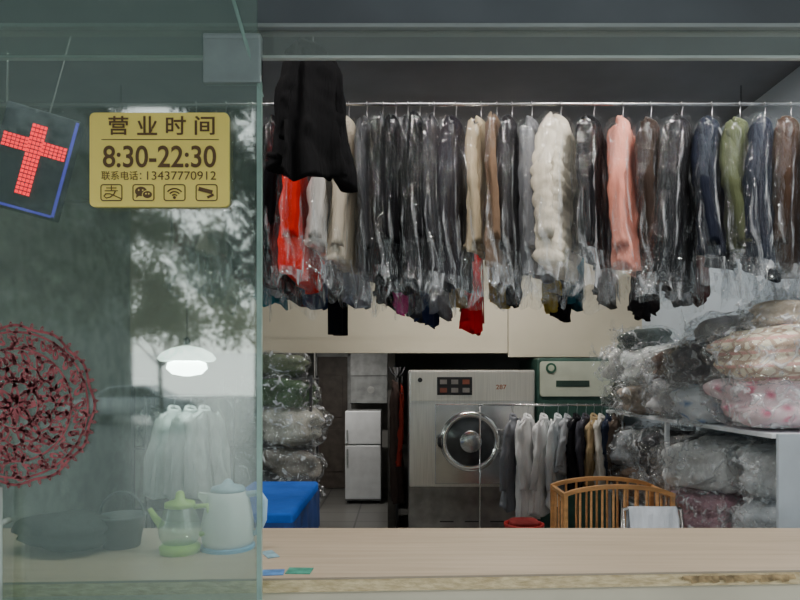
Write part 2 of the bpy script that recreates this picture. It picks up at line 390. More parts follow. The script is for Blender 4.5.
for i in range(16):
    x=PX(682,1.75)+i*0.02; y=yfront(x)-0.001
    w=0.022; hh=0.008+0.008*abs(math.sin(i*1.9))
    g.add([(x-w/2,y-0.002,ZT-0.012),(x+w/2,y-0.002,ZT-0.010),(x+w*0.7,y-0.006,ZT-0.012-hh),(x-w*0.2,y-0.004,ZT-0.014-hh*1.2)],[(0,1,2,3)])
g.obj('torn_strip',mat('torn_wood',(0.46,0.32,0.16),rough=0.9,var=0.3,scale=30),ct,label='torn brown splintered strip of edging')
def card(px0,px1,y,dep,col,lab,rz):
    xm=PX((px0+px1)/2,y); w=(px1-px0)*y/F
    o=MB().box(0,0,0.001,w,dep,0.002).obj('payment_card_sticker',mat('card',col,rough=0.4,var=0.2,scale=30),bevel=0.0005,loc=(xm,y,ZT+0.0003)); o.rotation_euler=(0,0,rz)
    mk(o,lab,'card')
card(262,284,1.72,0.05,(0.10,0.25,0.55),'small blue payment card lying at the counter edge',0.1)
card(287,312,1.735,0.055,(0.06,0.30,0.22),'small green payment card lying at the counter edge',-0.05)
card(264,276,1.90,0.08,(0.25,0.42,0.5),'pale blue leaflet lying on the counter',0.5)

# ------------------------------------------------------------ KETTLES and counter clutter
ek=thing('electric_kettle','white electric kettle with blue base and handle on counter','kettle',(PX(228,1.98),1.98,ZT))
M_kw=mat('kettle_white',(0.66,0.71,0.72),rough=0.3,var=0.02)
MB().lathe([(0.075,0.012),(0.082,0.03),(0.080,0.09),(0.068,0.15),(0.060,0.175),(0.055,0.18)],(0,0,0),k=36).obj('body',M_kw,ek,smooth=True)
MB().lathe([(0.085,0.0),(0.085,0.01),(0.078,0.013)],k=36).obj('base',mat('kettle_blue',(0.12,0.38,0.65),rough=0.4),ek)
MB().lathe([(0.056,0.181),(0.050,0.195),(0.02,0.203),(0.012,0.215),(0.004,0.22)],k=24).obj('lid',mat('kettle_lid',(0.3,0.5,0.65),rough=0.4),ek,smooth=True)
MB().tube([(0.055,0,0.17),(0.10,0,0.175),(0.115,0,0.15),(0.112,0,0.09),(0.095,0,0.05),(0.078,0,0.045)],[0.010,0.011,0.012,0.012,0.011,0.009],10).obj('handle',mat('kettle_handle',(0.35,0.55,0.7),rough=0.4),ek,smooth=True)
MB().loft([[(-0.06,-0.02,0.13),(-0.06,0.02,0.13),(-0.058,0.012,0.172),(-0.058,-0.012,0.172)],[(-0.095,-0.006,0.165),(-0.095,0.006,0.165),(-0.092,0.006,0.176),(-0.092,-0.006,0.176)]]).obj('spout',M_kw,ek)
tp=thing('glass_teapot','glass teapot with lime green lid and handle on counter','teapot',(PX(180,1.93),1.93,ZT))
M_lime=mat('lime_plastic',(0.38,0.62,0.12),rough=0.4,var=0.05)
MB().lathe([(0.05,0.03),(0.062,0.05),(0.064,0.08),(0.05,0.12),(0.045,0.14)],k=32,cap1=False).obj('body',glass_mat('teapot_glass',(0.85,0.93,0.85),0.18,(0.6,0.75,0.6),0.12),tp,smooth=True)
MB().lathe([(0.06,0.0),(0.062,0.02),(0.052,0.029)],k=32).obj('base',M_lime,tp,smooth=True)
MB().lathe([(0.047,0.141),(0.045,0.155),(0.015,0.165),(0.012,0.185),(0.006,0.19)],k=24).obj('lid',M_lime,tp,smooth=True)
MB().tube([(0.044,0,0.14),(0.085,0,0.145),(0.095,0,0.11),(0.085,0,0.06),(0.062,0,0.055)],0.008,10).obj('handle',M_lime,tp,smooth=True)
MB().tube([(-0.055,0,0.08),(-0.08,0,0.11),(-0.095,0,0.135)],[0.014,0.010,0.007],10).obj('spout',M_lime,tp,smooth=True)

# ------------------------------------------------------------ GARMENTS
def garment(name,label,cat,x,y,z,L,cols,yaw,W=1.0,D=1.0,sleeve=0.55,cover=True,extra=0.12,group=None,puff=False,kind='coat',open_strip=None,seed=0,lean=0.0,flare=0.0,fold=0.26,hem=0.012):
    rnd=random.Random(seed+17); e=thing(name,label,cat,(x,y,z),yaw,group,rot=(0,lean,yaw))
    mb=fabric(cols); ph=rnd.random()*6; bend=rnd.uniform(-0.04,0.04)
    hk=[(0,0,-0.085),(0,0,-0.03),(0.008,0,-0.015),(0.014,0,0.0),(0.010,0,0.012),(0.0,0,0.017),(-0.010,0,0.012),(-0.014,0,0.0)]
    g=MB().tube(hk,0.0022,6)
    g.tube([(-0.17*W,0,-0.145),(-0.08*W,0,-0.105),(0,0,-0.085),(0.08*W,0,-0.105),(0.17*W,0,-0.145)],0.005,6)
    g.obj('hanger',M_wire,e,smooth=True)
    K=52;N=34
    if kind=='trousers':
        for sx in(-1,1):
            g=MB(); rings=[]
            for i in range(N+1):
                t=i/N; zz=-0.11-t*L; rx=0.075*W*(1-0.15*t); ry=0.055*D
                rings.append([(sx*0.075*W+rx*math.cos(a)*(1+0.1*math.sin(3*a+ph)),ry*math.sin(a),zz) for a in [2*math.pi*j/20 for j in range(20)]])
            g.loft(rings).obj('leg',mb,e,smooth=True)
    else:
        g=MB(); rings=[]
        # flat panel body: sloping shoulders, straight sides, flared hem
        hwT=[(0,.052),(.04,.115),(.085,.19),(.13,.205),(.5,.195),(1,.235)]
        hdT=[(0,.022),(.05,.034),(.13,.050),(.45,.052),(1,.066)]
        for i in range(N+1):
            t=i/N; zz=-0.095-t*L; hw=interp(hwT,t)*W*(1+flare*t); hh=interp(hdT,t)*D*(1+flare*t)
            if puff: 
                q=abs(math.sin(t*math.pi*12)); hh*=0.86+0.36*q; hw*=0.95+0.07*q
            ring_=[]
            for j in range(K):
                a=2*math.pi*j/K; ca,sa=math.cos(a),math.sin(a)
                f=1+ (0.05 if puff else fold)*(0.3+0.9*t)*(math.sin(9*a+ph+1.2*math.sin(3*t))+0.5*math.sin(5*a+ph*2))
                nx=noise.noise(Vector((ca*2+ph,sa*2,t*4)))*0.02+noise.noise(Vector((ca*5+ph,sa*5,t*11)))*0.012
                sq=0.6
                ring_.append((hw*math.copysign(abs(ca)**sq,ca)*(1+nx+0.4*(f-1)*(fold>0.3)),hh*math.copysign(abs(sa)**0.8,sa)*f+nx*0.9+bend*t*t,zz+(hem*math.sin(3*a+ph)+hem*0.8*math.sin(a) if i>=N-1 else 0)))
            rings.append(ring_)
        g.loft(rings).obj('body',mb,e,smooth=True)
        if open_strip or (not puff and sum(cols)>0.5):
            g=MB(); rows=[]
            for i in range(17):
                t=0.04+0.92*i/16; hh=interp(hdT,t)*D; zz=-0.095-t*L
                yy=-(hh*(1.1+fold*(0.3+0.9*t))+0.006)+bend*t*t; wd=0.022 if open_strip else 0.007
                rows.append([(-wd-0.01,yy+0.004,zz),(0.0,yy-0.002,zz),(wd-0.01,yy+0.004,zz)])
            g.loft(rows,False,False,closed=False).obj('placket',fabric(open_strip if open_strip else tuple(c_*0.6 for c_ in cols)),e,smooth=True)
        if sleeve>0:
            Ls=min(sleeve*min(1.0,L/0.6),L*0.92)
            for sx in(-1,1):
                g=MB(); rings=[]; el=rnd.uniform(-0.02,0.02)
                for i in range(25):
                    t=i/24
                    rx=(0.040-0.010*t)*W**0.5; ry=(0.044-0.008*t)*D
                    # flattened sleeve head grows out of the shoulder seam
                    hd_=min(1,0.35+5*t); rx*=hd_; ry*=hd_
                    if puff: ry*=0.86+0.30*abs(math.sin(t*math.pi*8)); rx*=0.90+0.16*abs(math.sin(t*math.pi*8))
                    else:
                        wr=1+0.13*math.sin(t*30+ph+sx)*(0.4+0.6*math.exp(-((t-0.5)/0.18)**2)); ry*=wr
                    if t>0.94: rx*=1.08; ry*=1.08
                    xx=sx*(0.150+0.075*min(1,t*2.2))*W+sx*el*math.sin(t*3.1); yy=0.016*math.sin(3*t+ph)+bend*t*t-0.02*D*t
                    rings.append([(xx+rx*math.cos(a)*(1+0.16*math.sin(3*a+4*t+ph)),yy+ry*math.sin(a)*(1+0.14*math.sin(4*a+3*t+ph)),-0.115-(0.05*min(1,t*4))-t*(Ls-0.05)+0.008*math.sin(2*a+t*20)) for a in [2*math.pi*j/22 for j in range(22)]])
                g.loft(rings).obj('sleeve',mb,e,smooth=True)
        g=MB(); rings=[]
        for (rx,ry,zz) in((.085,.045,-.135),(.066,.040,-.085),(.056,.034,-.070),(.048,.026,-.09)):
            rings.append([(rx*math.cos(a),ry*math.sin(a)*D,zz+0.016*math.sin(a)) for a in [2*math.pi*j/18 for j in range(18)]])
        g.loft(rings,False,False).obj('collar',mb,e,smooth=True)
    if cover:
        Lc=L+extra
        cT=[(0,.02),(.03,.07),(.08,.20),(.13,.255),(.6,.265),(1,.285)]
        dT=[(0,.02),(.05,.045),(.14,.066),(.6,.074),(1,.095)]
        K2=52;N2=44; rings=[]
        for i in range(N2+1):
            t=i/N2; zz=-0.055-t*(Lc+0.02); hw=interp(cT,t)*W+0.008; hh=interp(dT,t)*D+0.010
            ring_=[]
            for j in range(K2):
                a=2*math.pi*j/K2; ca,sa=math.cos(a),math.sin(a)
                n1=noise.noise(Vector((ca*3+seed,sa*3,t*3)))*0.4+(0.5-abs(noise.noise(Vector((ca*5+seed,sa*5,t*7)))))*0.35+(0.3-abs(noise.noise(Vector((ca*11+seed,sa*11,t*16)))))*0.15
                amp=0.25+0.6*t*t
                ring_.append((hw*math.copysign(abs(ca)**0.8,ca)*(1+n1*(0.06+0.12*t*t)),hh*sa*(1+n1*amp)+n1*0.010+bend*t*t,zz+(0.09*noise.noise(Vector((ca*1.6,sa*1.6,seed*1.3))) if i==N2 else 0.05*noise.noise(Vector((ca*1.6,sa*1.6,seed*1.3))) if i==N2-1 else 0)))
            rings.append(ring_)
        cut=int(N2*max(0.6,min(0.94,(L+0.05)/(Lc+0.02))))
        MB().loft(rings[:cut+1],False,False).obj('plastic_cover',M_cover,e,smooth=True,label='clear plastic garment cover')
        MB().loft(rings[cut:],False,False).obj('plastic_hem',M_hem,e,smooth=True,label='loose cloudy hem of the plastic cover')
    return e

YR=3.0; ZRl=PZ(104,YR)
def rail(name,lab,y,z,xs,x0=-2.55,x1=2.40):
    e=thing(name,lab,'clothes rail',(0,y,z))
    MB().tube([(x0,0,0),(x1,0,0)],0.009,12).obj('rod',M_steel2,e,smooth=True)
    for xx in xs: MB().tube([(xx,0.0,0.0),(xx,0,ZC-z)],0.005,8).obj('hanger_rod',M_steel2,e,smooth=True)
rail('clothes_rail','long horizontal metal rail carrying the covered clothes',YR,ZRl,(-1.9,2.2))
GR='clothes in plastic covers on the main rail'
BK=(0.006,0.006,0.008); NV=(0.010,0.013,0.026); CH=(0.035,0.035,0.04)
items=[
 (196,262,(0.14,0.09,0.06),'dark brown coat in clear plastic behind glass',14,{}),
 (226,270,(0.30,0.26,0.22),'taupe jacket in clear plastic behind glass',14,{}),
 (252,280,BK,'black coat in clear plastic behind glass',12,{}),
 (277,290,BK,'black long coat in clear plastic cover',14,{'D':0.8}),
 (302,288,(0.92,0.02,0.01),'bright red garment in clear plastic',20,{'D':0.8}),
 (326,258,(0.88,0.84,0.80),'white blouse in clear plastic cover',14,{'D':0.7}),
 (349,268,(0.82,0.71,0.56),'cream jacket in clear plastic cover',16,{'D':0.75}),
 (367,280,(0.10,0.10,0.11),'dark grey jacket in clear plastic cover',10,{'D':0.5}),
 (383,286,BK,'black suit jacket in clear plastic cover',10,{'D':0.6}),
 (396,290,BK,'black suit jacket in clear plastic cover',10,{'D':0.55}),
 (408,284,(0.02,0.02,0.022),'black suit jacket in clear plastic cover',10,{'D':0.55}),
 (420,288,BK,'black suit jacket in clear plastic cover',10,{'D':0.55}),
 (434,286,CH,'charcoal suit jacket in clear plastic cover',12,{'D':0.6}),
 (456,288,(0.03,0.026,0.035),'dark grey coat in clear plastic cover',20,{'D':0.75}),
 (481,256,(0.80,0.64,0.43),'beige coat with black trim in plastic cover',20,{'D':0.65,'open_strip':BK}),
 (497,280,(0.22,0.14,0.09),'brown coat in clear plastic cover',14,{'D':0.5}),
 (512,262,(0.03,0.027,0.03),'charcoal jacket with pale trim in plastic cover',16,{'D':0.6,'open_strip':(0.8,0.77,0.7)}),
 (532,280,(0.24,0.24,0.26),'mid grey coat in clear plastic cover',18,{'D':0.75}),
 (561,278,(0.88,0.79,0.64),'cream quilted puffer coat in clear plastic cover',26,{'puff':True,'D':1.0}),
 (594,264,BK,'black coat in clear plastic cover',24,{'D':0.85}),
 (623,274,(0.97,0.36,0.27),'salmon pink coat in clear plastic cover',20,{'D':0.8}),
 (651,290,(0.04,0.026,0.020),'dark brown coat in clear plastic cover',22,{'D':0.8}),
 (682,286,(0.008,0.008,0.010),'black long coat in clear plastic cover',28,{'D':0.95}),
 (712,266,NV,'navy jacket with grey trim in plastic cover',22,{'D':0.8,'open_strip':(0.30,0.30,0.31)}),
 (740,258,(0.085,0.10,0.05),'olive green jacket in clear plastic cover',24,{'D':0.85}),
 (765,276,NV,'navy jacket in clear plastic cover',22,{'D':0.8}),
 (791,274,(0.045,0.025,0.016),'dark brown coat in clear plastic cover',22,{'D':0.85}),
 (820,262,(0.03,0.035,0.05),'blue-grey coat in clear plastic cover',20,{}),
]
for i,(px,bot,col,lab,ang,kw) in enumerate(items):
    nm='covered_jacket' if 'jacket' in lab else 'covered_coat'
    Lg=(ZRl-PZ(bot,YR))-0.095-0.02; x=PX(px,YR)
    ca=math.degrees(math.atan2(PX(px,YR),YR))
    garment(nm,lab,'jacket' if 'jacket' in lab else 'coat',x,YR,ZRl-0.006,Lg,col,math.radians(90-(ang*0.75+ca*0.8)),seed=i*3+1,group=GR,sleeve=0.60,extra=max(0.06,(PZ(bot,YR)-PZ(296+((i*7)%5)*4,YR))),lean=math.radians(((i*5)%7-3)*1.6),**kw)

Yb=2.45; zb=PZ(24,Yb)
rd=thing('short_rod','short metal rod hanging from the ceiling','clothes rail',(PX(312,Yb),Yb,zb))
MB().tube([(-0.25,0,0),(0.25,0,0)],0.008,10).obj('rod',M_steel2,rd,smooth=True)
for xx in(-0.2,0.2): MB().tube([(xx,0,0),(xx,0,ZC-zb)],0.004,6).obj('hanger_rod',M_steel2,rd,smooth=True)
garment('black_coat','limp black coat hanging uncovered on a short rod','coat',PX(313,Yb),Yb,zb-0.003,0.50,(0.006,0.006,0.007),math.radians(44),W=0.60,D=0.8,sleeve=0.46,cover=False,seed=99,flare=0.25,fold=0.32,hem=0.03)

YR2=4.0; ZR2=2.75
rail('rear_clothes_rail','second metal rail behind the first row of clothes',YR2,ZR2,(-1.8,2.2),-2.5,2.38)
back=[(268,304,(0.05,0.25,0.30),0),(284,298,(0.5,0.5,0.52),0),(300,302,(0.03,0.03,0.035),0),(312,305,(0.03,0.06,0.14),0),(338,334,BK,1),(355,304,(0.45,0.48,0.55),0),(387,304,BK,0),(402,314,(0.75,0.03,0.30),0),(416,318,(0.05,0.05,0.06),0),(430,322,(0.02,0.03,0.08),0),(444,314,(0.25,0.25,0.28),0),(474,330,(0.8,0.01,0.02),0),(458,308,(0.4,0.28,0.12),0),(497,304,(0.35,0.25,0.05),0),(515,302,BK,0),(550,312,(0.4,0.3,0.05),0),(562,317,BK,0),(576,304,(0.02,0.10,0.14),0),(605,302,(0.3,0.3,0.3),0),(640,316,(0.03,0.03,0.035),0),(652,310,(0.05,0.045,0.05),0),(672,302,(0.3,0.3,0.33),0),(700,300,(0.1,0.05,0.05),0)]
for i,(px,bot,col,tr) in enumerate(back):
    Lg=ZR2-PZ(bot,YR2)-0.11
    names={0:('hanging_coat','coat'),1:('hanging_trousers','trousers')}[tr]
    cn='black' if sum(col)<0.06 else ('magenta' if col[0]>0.5 and col[2]>0.1 else 'red' if col[0]>0.6 else 'dark grey' if sum(col)<0.35 else 'brown' if col[2]<col[0]*0.7 else 'grey')
    garment(names[0],cn+' '+names[1]+' on the rear rail, only its hem showing',names[1],PX(px,YR2),YR2,ZR2-0.006,Lg,col,math.radians(72+((i*13)%9)-4),W=0.62,D=0.8 if tr==0 else 0.9,kind='trousers' if tr else 'coat',sleeve=0.5,cover=False,seed=200+i,group='garments on the rear rail',fold=0.28,hem=0.03)

# ------------------------------------------------------------ LOWER RACK
YK=4.75; ZK=PZ(405,YK)
xl,xr=PX(480,YK),PX(622,YK)
rk=thing('garment_rack','low metal garment rack standing beside the washing machine','clothes rack',(xl,YK,0))
w=xr-xl
g=MB().tube([(0,0,0.04),(0,0,ZK)],0.006,10); g.tube([(w,0,0.04),(w,0,ZK)],0.010,10); g.tube([(-0.02,0,ZK),(w+0.02,0,ZK)],0.008,10)
for xx in(0,w): g.tube([(xx,-0.25,0.03),(xx,0.25,0.03)],0.012,10)
g.tube([(0,0,0.2),(w,0,0.2)],0.010,10)
g.obj('frame',M_steel2,rk,smooth=True)
WH=(0.97,0.98,1.0)
low=[(513,505,(0.25,0.26,0.29),'grey shirt'),(528,514,WH,'white shirt'),(544,510,WH,'white shirt'),(558,502,(0.85,0.90,1.0),'pale blue-white shirt'),(568,470,(0.4,0.42,0.45),'grey shirt'),(577,486,(0.02,0.02,0.025),'black jacket'),(586,480,(0.08,0.08,0.10),'dark grey jacket'),(594,482,(0.5,0.38,0.22),'tan jacket'),(602,484,(0.7,0.68,0.62),'cream shirt'),(609,480,(0.03,0.04,0.07),'navy jacket'),(616,478,(0.13,0.10,0.08),'brown jacket')]
for i,(px,bot,col,lab) in enumerate(low):
    Lg=ZK-PZ(bot,YK)-0.1
    kd=lab.split()[-1]
    garment('hanging_'+kd,lab+' hanging on the low garment rack',kd,PX(px,YK),YK,ZK-0.006,Lg,col,math.radians(90-28-((i*7)%9)),D=0.62,W=0.9,sleeve=0.5,cover=False,seed=400+i,group='garments on the low rack',fold=0.28,lean=math.radians(((i*5)%7-3)*1.2),hem=0.02)

# ------------------------------------------------------------ WASHING MACHINE
YW=5.4; wx0,wx1=PX(409,YW),PX(535,YW); ww=wx1-wx0; wt=PZ(370,YW)
zb0=PZ(487,YW)
wm=thing('industrial_washing_machine','large stainless steel industrial washer with round porthole door','washing machine',(wx0,YW,0))
MB().b2(0,ww,0,0.78,zb0,wt).obj('body',M_steel,wm,bevel=0.012)
MB().b2(0.0,ww,0.015,0.76,0.0,zb0).obj('base',mat('base_steel',(0.34,0.33,0.32),rough=0.35,metal=0.8),wm)
MB().b2(0.012,ww-0.012,-0.008,0.0,PZ(401,YW),wt-0.015).obj('fascia',mat('fascia_steel',(0.88,0.84,0.75),rough=0.34,metal=0.8,var=0.05,scale=3,stretch=(40,1,1)),wm,bevel=0.003)
def wpos(px,py): return (px-409)*YW/F, PZ(py,YW)
a=wpos(437,395); b=wpos(472,377)
cp=MB().b2(a[0],b[0],-0.016,-0.008,a[1],b[1]).obj('control_panel',M_black,wm,bevel=0.003)
for r_ in range(2):
    for q in range(3):
        xx=a[0]+0.055+q*0.098; zz=a[1]+0.042+r_*0.072
        MB().box(xx,-0.018,zz,0.06,0.004,0.04).obj('button',mat('button',(0.28,0.26,0.24) if (q+r_)%3 else (0.26,0.08,0.05),rough=0.4),cp)
tx,tz=wpos(501,387); text_obj('lettering',"287",tx,tz,0.09,0.04,-0.0095,mat('orange_print',(0.45,0.13,0.03)),wm,0.01)
tx,tz=wpos(420,380); MB().lathe([(0.02,-0.014),(0.02,-0.008)],(tx,0,tz),'Y',16).obj('button',M_black,wm)
a=wpos(435,484); b=wpos(512,404)
MB().b2(a[0],b[0],-0.014,-0.002,a[1],b[1]).obj('door_plate',M_steel2,wm,bevel=0.006,label='square plate around the porthole')
dcx,dcz=wpos(470,441)
prof=[(0.262,-0.014),(0.262,-0.04),(0.245,-0.06),(0.222,-0.06),(0.21,-0.05),(0.20,-0.035)]
dr=MB().lathe(prof,(dcx,0,dcz),'Y',48,False,False).obj('door',M_chrome,wm,smooth=True,label='satin chrome porthole door ring')
MB().lathe([(0.21,-0.045),(0.14,-0.058),(0.08,-0.066),(0.001,-0.068)],(dcx,0,dcz),'Y',40,False,True).obj('door_glass',mat('porthole_glass',(0.08,0.085,0.09),rough=0.12,metal=0.3),dr,smooth=True)
MB().tube([(dcx-0.25,-0.05,dcz+0.05),(dcx-0.27,-0.08,dcz+0.03),(dcx-0.27,-0.08,dcz-0.03),(dcx-0.25,-0.05,dcz-0.05)],0.014,10).obj('handle',M_black,dr,smooth=True)
MB().lathe([(0.10,-0.066),(0.09,-0.076),(0.02,-0.08)],(dcx,0,dcz),'Y',24).obj('hub',M_steel2,dr,smooth=True)
for s_ in(-1,1): MB().box(dcx+0.26,-0.04,dcz+s_*0.08,0.06,0.05,0.045).obj('hinge',M_steel2,dr,bevel=0.005)
for s_ in (0.3,0.5,0.7): 
    for zz in (0.3,0.36): MB().b2(ww*s_-0.06,ww*s_+0.06,0.009,0.015,zz,zz+0.01).obj('vent',M_black,wm)
MB().box(ww-0.13,-0.03,dcz-0.05,0.07,0.06,0.13).obj('latch',M_steel2,wm,bevel=0.008)

# ------------------------------------------------------------ DRY CLEANING MACHINE
YD=6.0; gx0,gx1=PX(537,YD),PX(616,YD); gw=gx1-gx0; gt=1.815
gm=thing('dry_cleaning_machine','pale green dry cleaning machine with dark green top edge','machine',(gx0,YD,0))
MB().b2(0,gw,0,0.9,0.0,gt).obj('body',mat('green_enamel',(0.035,0.09,0.07),rough=0.4),gm,bevel=0.02)
MB().prism([(gw/2+u,gt-0.205+v) for u,v in rrect(gw-0.05,0.34,0.03)],-0.02,0.0).obj('panel',mat('pale_green',(0.52,0.55,0.44),rough=0.45,var=0.05),gm,bevel=0.004)
MB().lathe([(0.05,-0.03),(0.05,-0.02)],(0.13,0,gt-0.10),'Y',28).obj('emblem',mat('emblem_green',(0.02,0.10,0.06)),gm)
MB().lathe([(0.030,-0.033),(0.030,-0.03)],(0.13,0,gt-0.10),'Y',28).obj('emblem_center',mat('emblem_cream',(0.5,0.56,0.42)),gm)
g=MB(); g.b2(0.18,0.50,-0.024,-0.02,gt-0.28,gt-0.22); g.obj('label_strip',mat('strip',(0.02,0.05,0.035)),gm)
g2=MB().lathe([(0.25,0.0),(0.25,-0.04),(0.22,-0.05),(0.18,-0.04)],(gw/2,0,1.0),'Y',36,False,False).obj('door',M_steel2,gm,smooth=True)
MB().lathe([(0.2,-0.035),(0.1,-0.05),(0.001,-0.052)],(gw/2,0,1.0),'Y',30,False,True).obj('door_glass',M_darkglass,g2,smooth=True)

# ------------------------------------------------------------ FRIDGE, wall box
YFz=8.0; fx0,fx1=PX(345,YFz),PX(381,YFz); fw=fx1-fx0; ft=PZ(411,YFz)
fz=thing('refrigerator','small silver two-door refrigerator against the rear wall','refrigerator',(fx0,YFz,0))
M_fr=mat('fridge_silver',(0.85,0.88,0.90),rough=0.35,metal=0.1,var=0.04)
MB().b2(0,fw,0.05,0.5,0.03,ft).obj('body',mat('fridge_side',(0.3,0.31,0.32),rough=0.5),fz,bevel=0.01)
zs=PZ(445,YFz)
d1=MB().b2(0,fw,0,0.048,zs+0.006,ft).obj('door',M_fr,fz,bevel=0.012,label='small upper freezer door')
d2=MB().b2(0,fw,0,0.048,0.06,zs-0.006).obj('door',M_fr,fz,bevel=0.012,label='tall lower door')
MB().b2(0.02,0.04,-0.02,0.0,zs+0.05,zs+0.2).obj('handle',M_alu,d1,bevel=0.004)
MB().b2(0.02,0.04,-0.02,0.0,zs-0.25,zs-0.05).obj('handle',M_alu,d2,bevel=0.004)
for xx in(0.04,fw-0.04): MB().lathe([(0.02,0),(0.02,0.03)],(xx,0.1,0),'Z',12).obj('foot',M_black,fz)
wb=thing('wall_cabinet','grey metal cabinet fixed to the rear wall above the fridge','cabinet',(PX(350,8.6),8.6,PZ(404,8.6)))
wbw=(388-350)*8.6/F; wbh=PZ(347,8.6)-PZ(404,8.6)
MB().b2(0,wbw,0.02,0.58,0,wbh).obj('body',mat('cab_grey',(0.34,0.35,0.36),rough=0.5),wb,bevel=0.006)
MB().b2(0.01,wbw-0.01,0,0.019,wbh*0.5,wbh-0.012).obj('door',mat('cab_door',(0.50,0.52,0.52),rough=0.45),wb,bevel=0.004)
dd=MB().b2(0.01,wbw-0.01,0,0.019,0.012,wbh*0.48).obj('door',mat('cab_door2',(0.40,0.42,0.42),rough=0.45),wb,bevel=0.004)
MB().lathe([(0.05,-0.012),(0.05,0)],(wbw*0.55,0,wbh*0.25),'Y',20).obj('dial',mat('dial',(0.6,0.62,0.6)),dd)

# ------------------------------------------------------------ bags of bedding
def soft(name,a,b,c,m,parent,seed,p=0.55,groove=0,nz=0.08,K=36,N=22,zoff=0.0):
    g=MB(); rings=[]
    for i in range(1,N):
        ph=-math.pi/2+math.pi*i/N; cp_,spn=math.cos(ph),math.sin(ph)
        ring_=[]
        for j in range(K):
            th=2*math.pi*j/K; ct_,st=math.cos(th),math.sin(th)
            r1=abs(cp_)**p
            x=a*r1*math.copysign(abs(ct_)**p,ct_); y=b*r1*math.copysign(abs(st)**p,st); z=c*math.copysign(abs(spn)**p,spn)
            n=noise.noise(Vector((x*6+seed,y*6,z*6)))*nz+noise.noise(Vector((x*17+seed,y*17,z*17)))*nz*0.5
            gr=1-(0.13*(1-abs(math.sin(spn*groove*1.6)))**3 if groove else 0)
            k_=(1+n)*gr
            ring_.append((x*k_,y*k_,max(-c,z*(1+n*0.6))+zoff))
        rings.append(ring_)
    return g.loft(rings).obj(name,m,parent,smooth=True)
M_plaid=plaid_mat('plaid',(0.90,0.82,0.64),(0.55,0.40,0.30),(0.75,0.42,0.36),5)
M_flor=floral_mat('floral_pink',(0.95,0.74,0.78),(0.75,0.20,0.32),(0.92,0.56,0.64),11)
M_flor2=floral_mat('floral_blue',(0.88,0.90,0.95),(0.25,0.38,0.65),(0.6,0.68,0.82),10)
bn=[0]
def bag(x,y,z0,a,b,c,m,what,rot=(0,0,0),groove=0,group='bagged bedding on the shelves',p=0.7,nz=0.24):
    bn[0]+=1; s=bn[0]*3.7
    e=thing('bedding_bag',what,'bedding bag',(x,y,z0),0,group,rot=rot)
    soft('bedding',a,b,c,m,e,s,p=p,groove=groove,zoff=c+0.003,nz=nz)
    g=MB(); rings=[]; K=60;N=36;A,B,C=a*1.04+0.008,b*1.04+0.008,c*1.08+0.008
    for i in range(1,N):
        ph=-math.pi/2+math.pi*i/N; cp_,spn=math.cos(ph),math.sin(ph); ring_=[]
        for j in range(K):
            th=2*math.pi*j/K; c_,s_=math.cos(th),math.sin(th); r1=abs(cp_)**p
            X=A*r1*math.copysign(abs(c_)**p,c_); Y=B*r1*math.copysign(abs(s_)**p,s_); Z=C*math.copysign(abs(spn)**p,spn)
            n=noise.noise(Vector((X*6+s,Y*6,Z*6)))*nz+abs(noise.noise(Vector((X*10+s,Y*10,Z*10))))*0.24+abs(noise.noise(Vector((X*22,Y*22+s,Z*22))))*0.13-0.02
            ring_.append((X*(1+n),Y*(1+n),max(-c,Z*(1+n))+c+0.003))
        rings.append(ring_)
    g.loft(rings)
    kx,ky,kz=-a*0.95,(0.3*b*math.sin(s)),c*(0.9+0.5*math.sin(s*2)); rr=[]
    for i in range(8):
        t=i/7; rad=(0.08,0.045,0.02,0.014,0.026,0.05,0.07,0.078)[i]
        rr.append([(kx-0.01-0.09*t+0.01*math.sin(i),ky-0.03*t+rad*math.cos(q)*(1+0.4*math.sin(5*q+i)),kz+0.04*t+rad*math.sin(q)*(1+0.4*math.cos(4*q))) for q in [2*math.pi*j/24 for j in range(24)]])
    g.loft(rr,False,False)
    g.obj('plastic_bag',M_bag,e,smooth=True,label='crumpled clear plastic bag with a gathered neck')
    return e
sx0,sx1=1.66,2.38; sy0,sy1=2.75,5.0; zt2,zm=1.36,0.72
sh=thing('shelving_unit','white shelving unit along the side wall loaded with bagged bedding','shelf',(sx0,sy0,0))
M_sh=mat('shelf_white',(0.80,0.84,0.88),rough=0.5,var=0.05)
for zz in (0.2,zm,zt2): MB().b2(0,sx1-sx0,0.02,sy1-sy0,zz-0.022,zz).obj('shelf_board',M_sh,sh,bevel=0.002)
MB().b2(0.02,sx1-sx0,0,0.018,0,zt2).obj('side_panel',mat('side_panel',(0.50,0.56,0.62),rough=0.6,var=0.05),sh)
for (xx,yy) in((sx1-sx0-0.02,1.1),(0.02,1.15),(0.02,sy1-sy0-0.02),(sx1-sx0-0.02,sy1-sy0-0.02)): MB().b2(xx-0.012,xx+0.012,yy-0.012,yy+0.012,0,zt2-0.022).obj('post',M_sh,sh)
fb=fabric
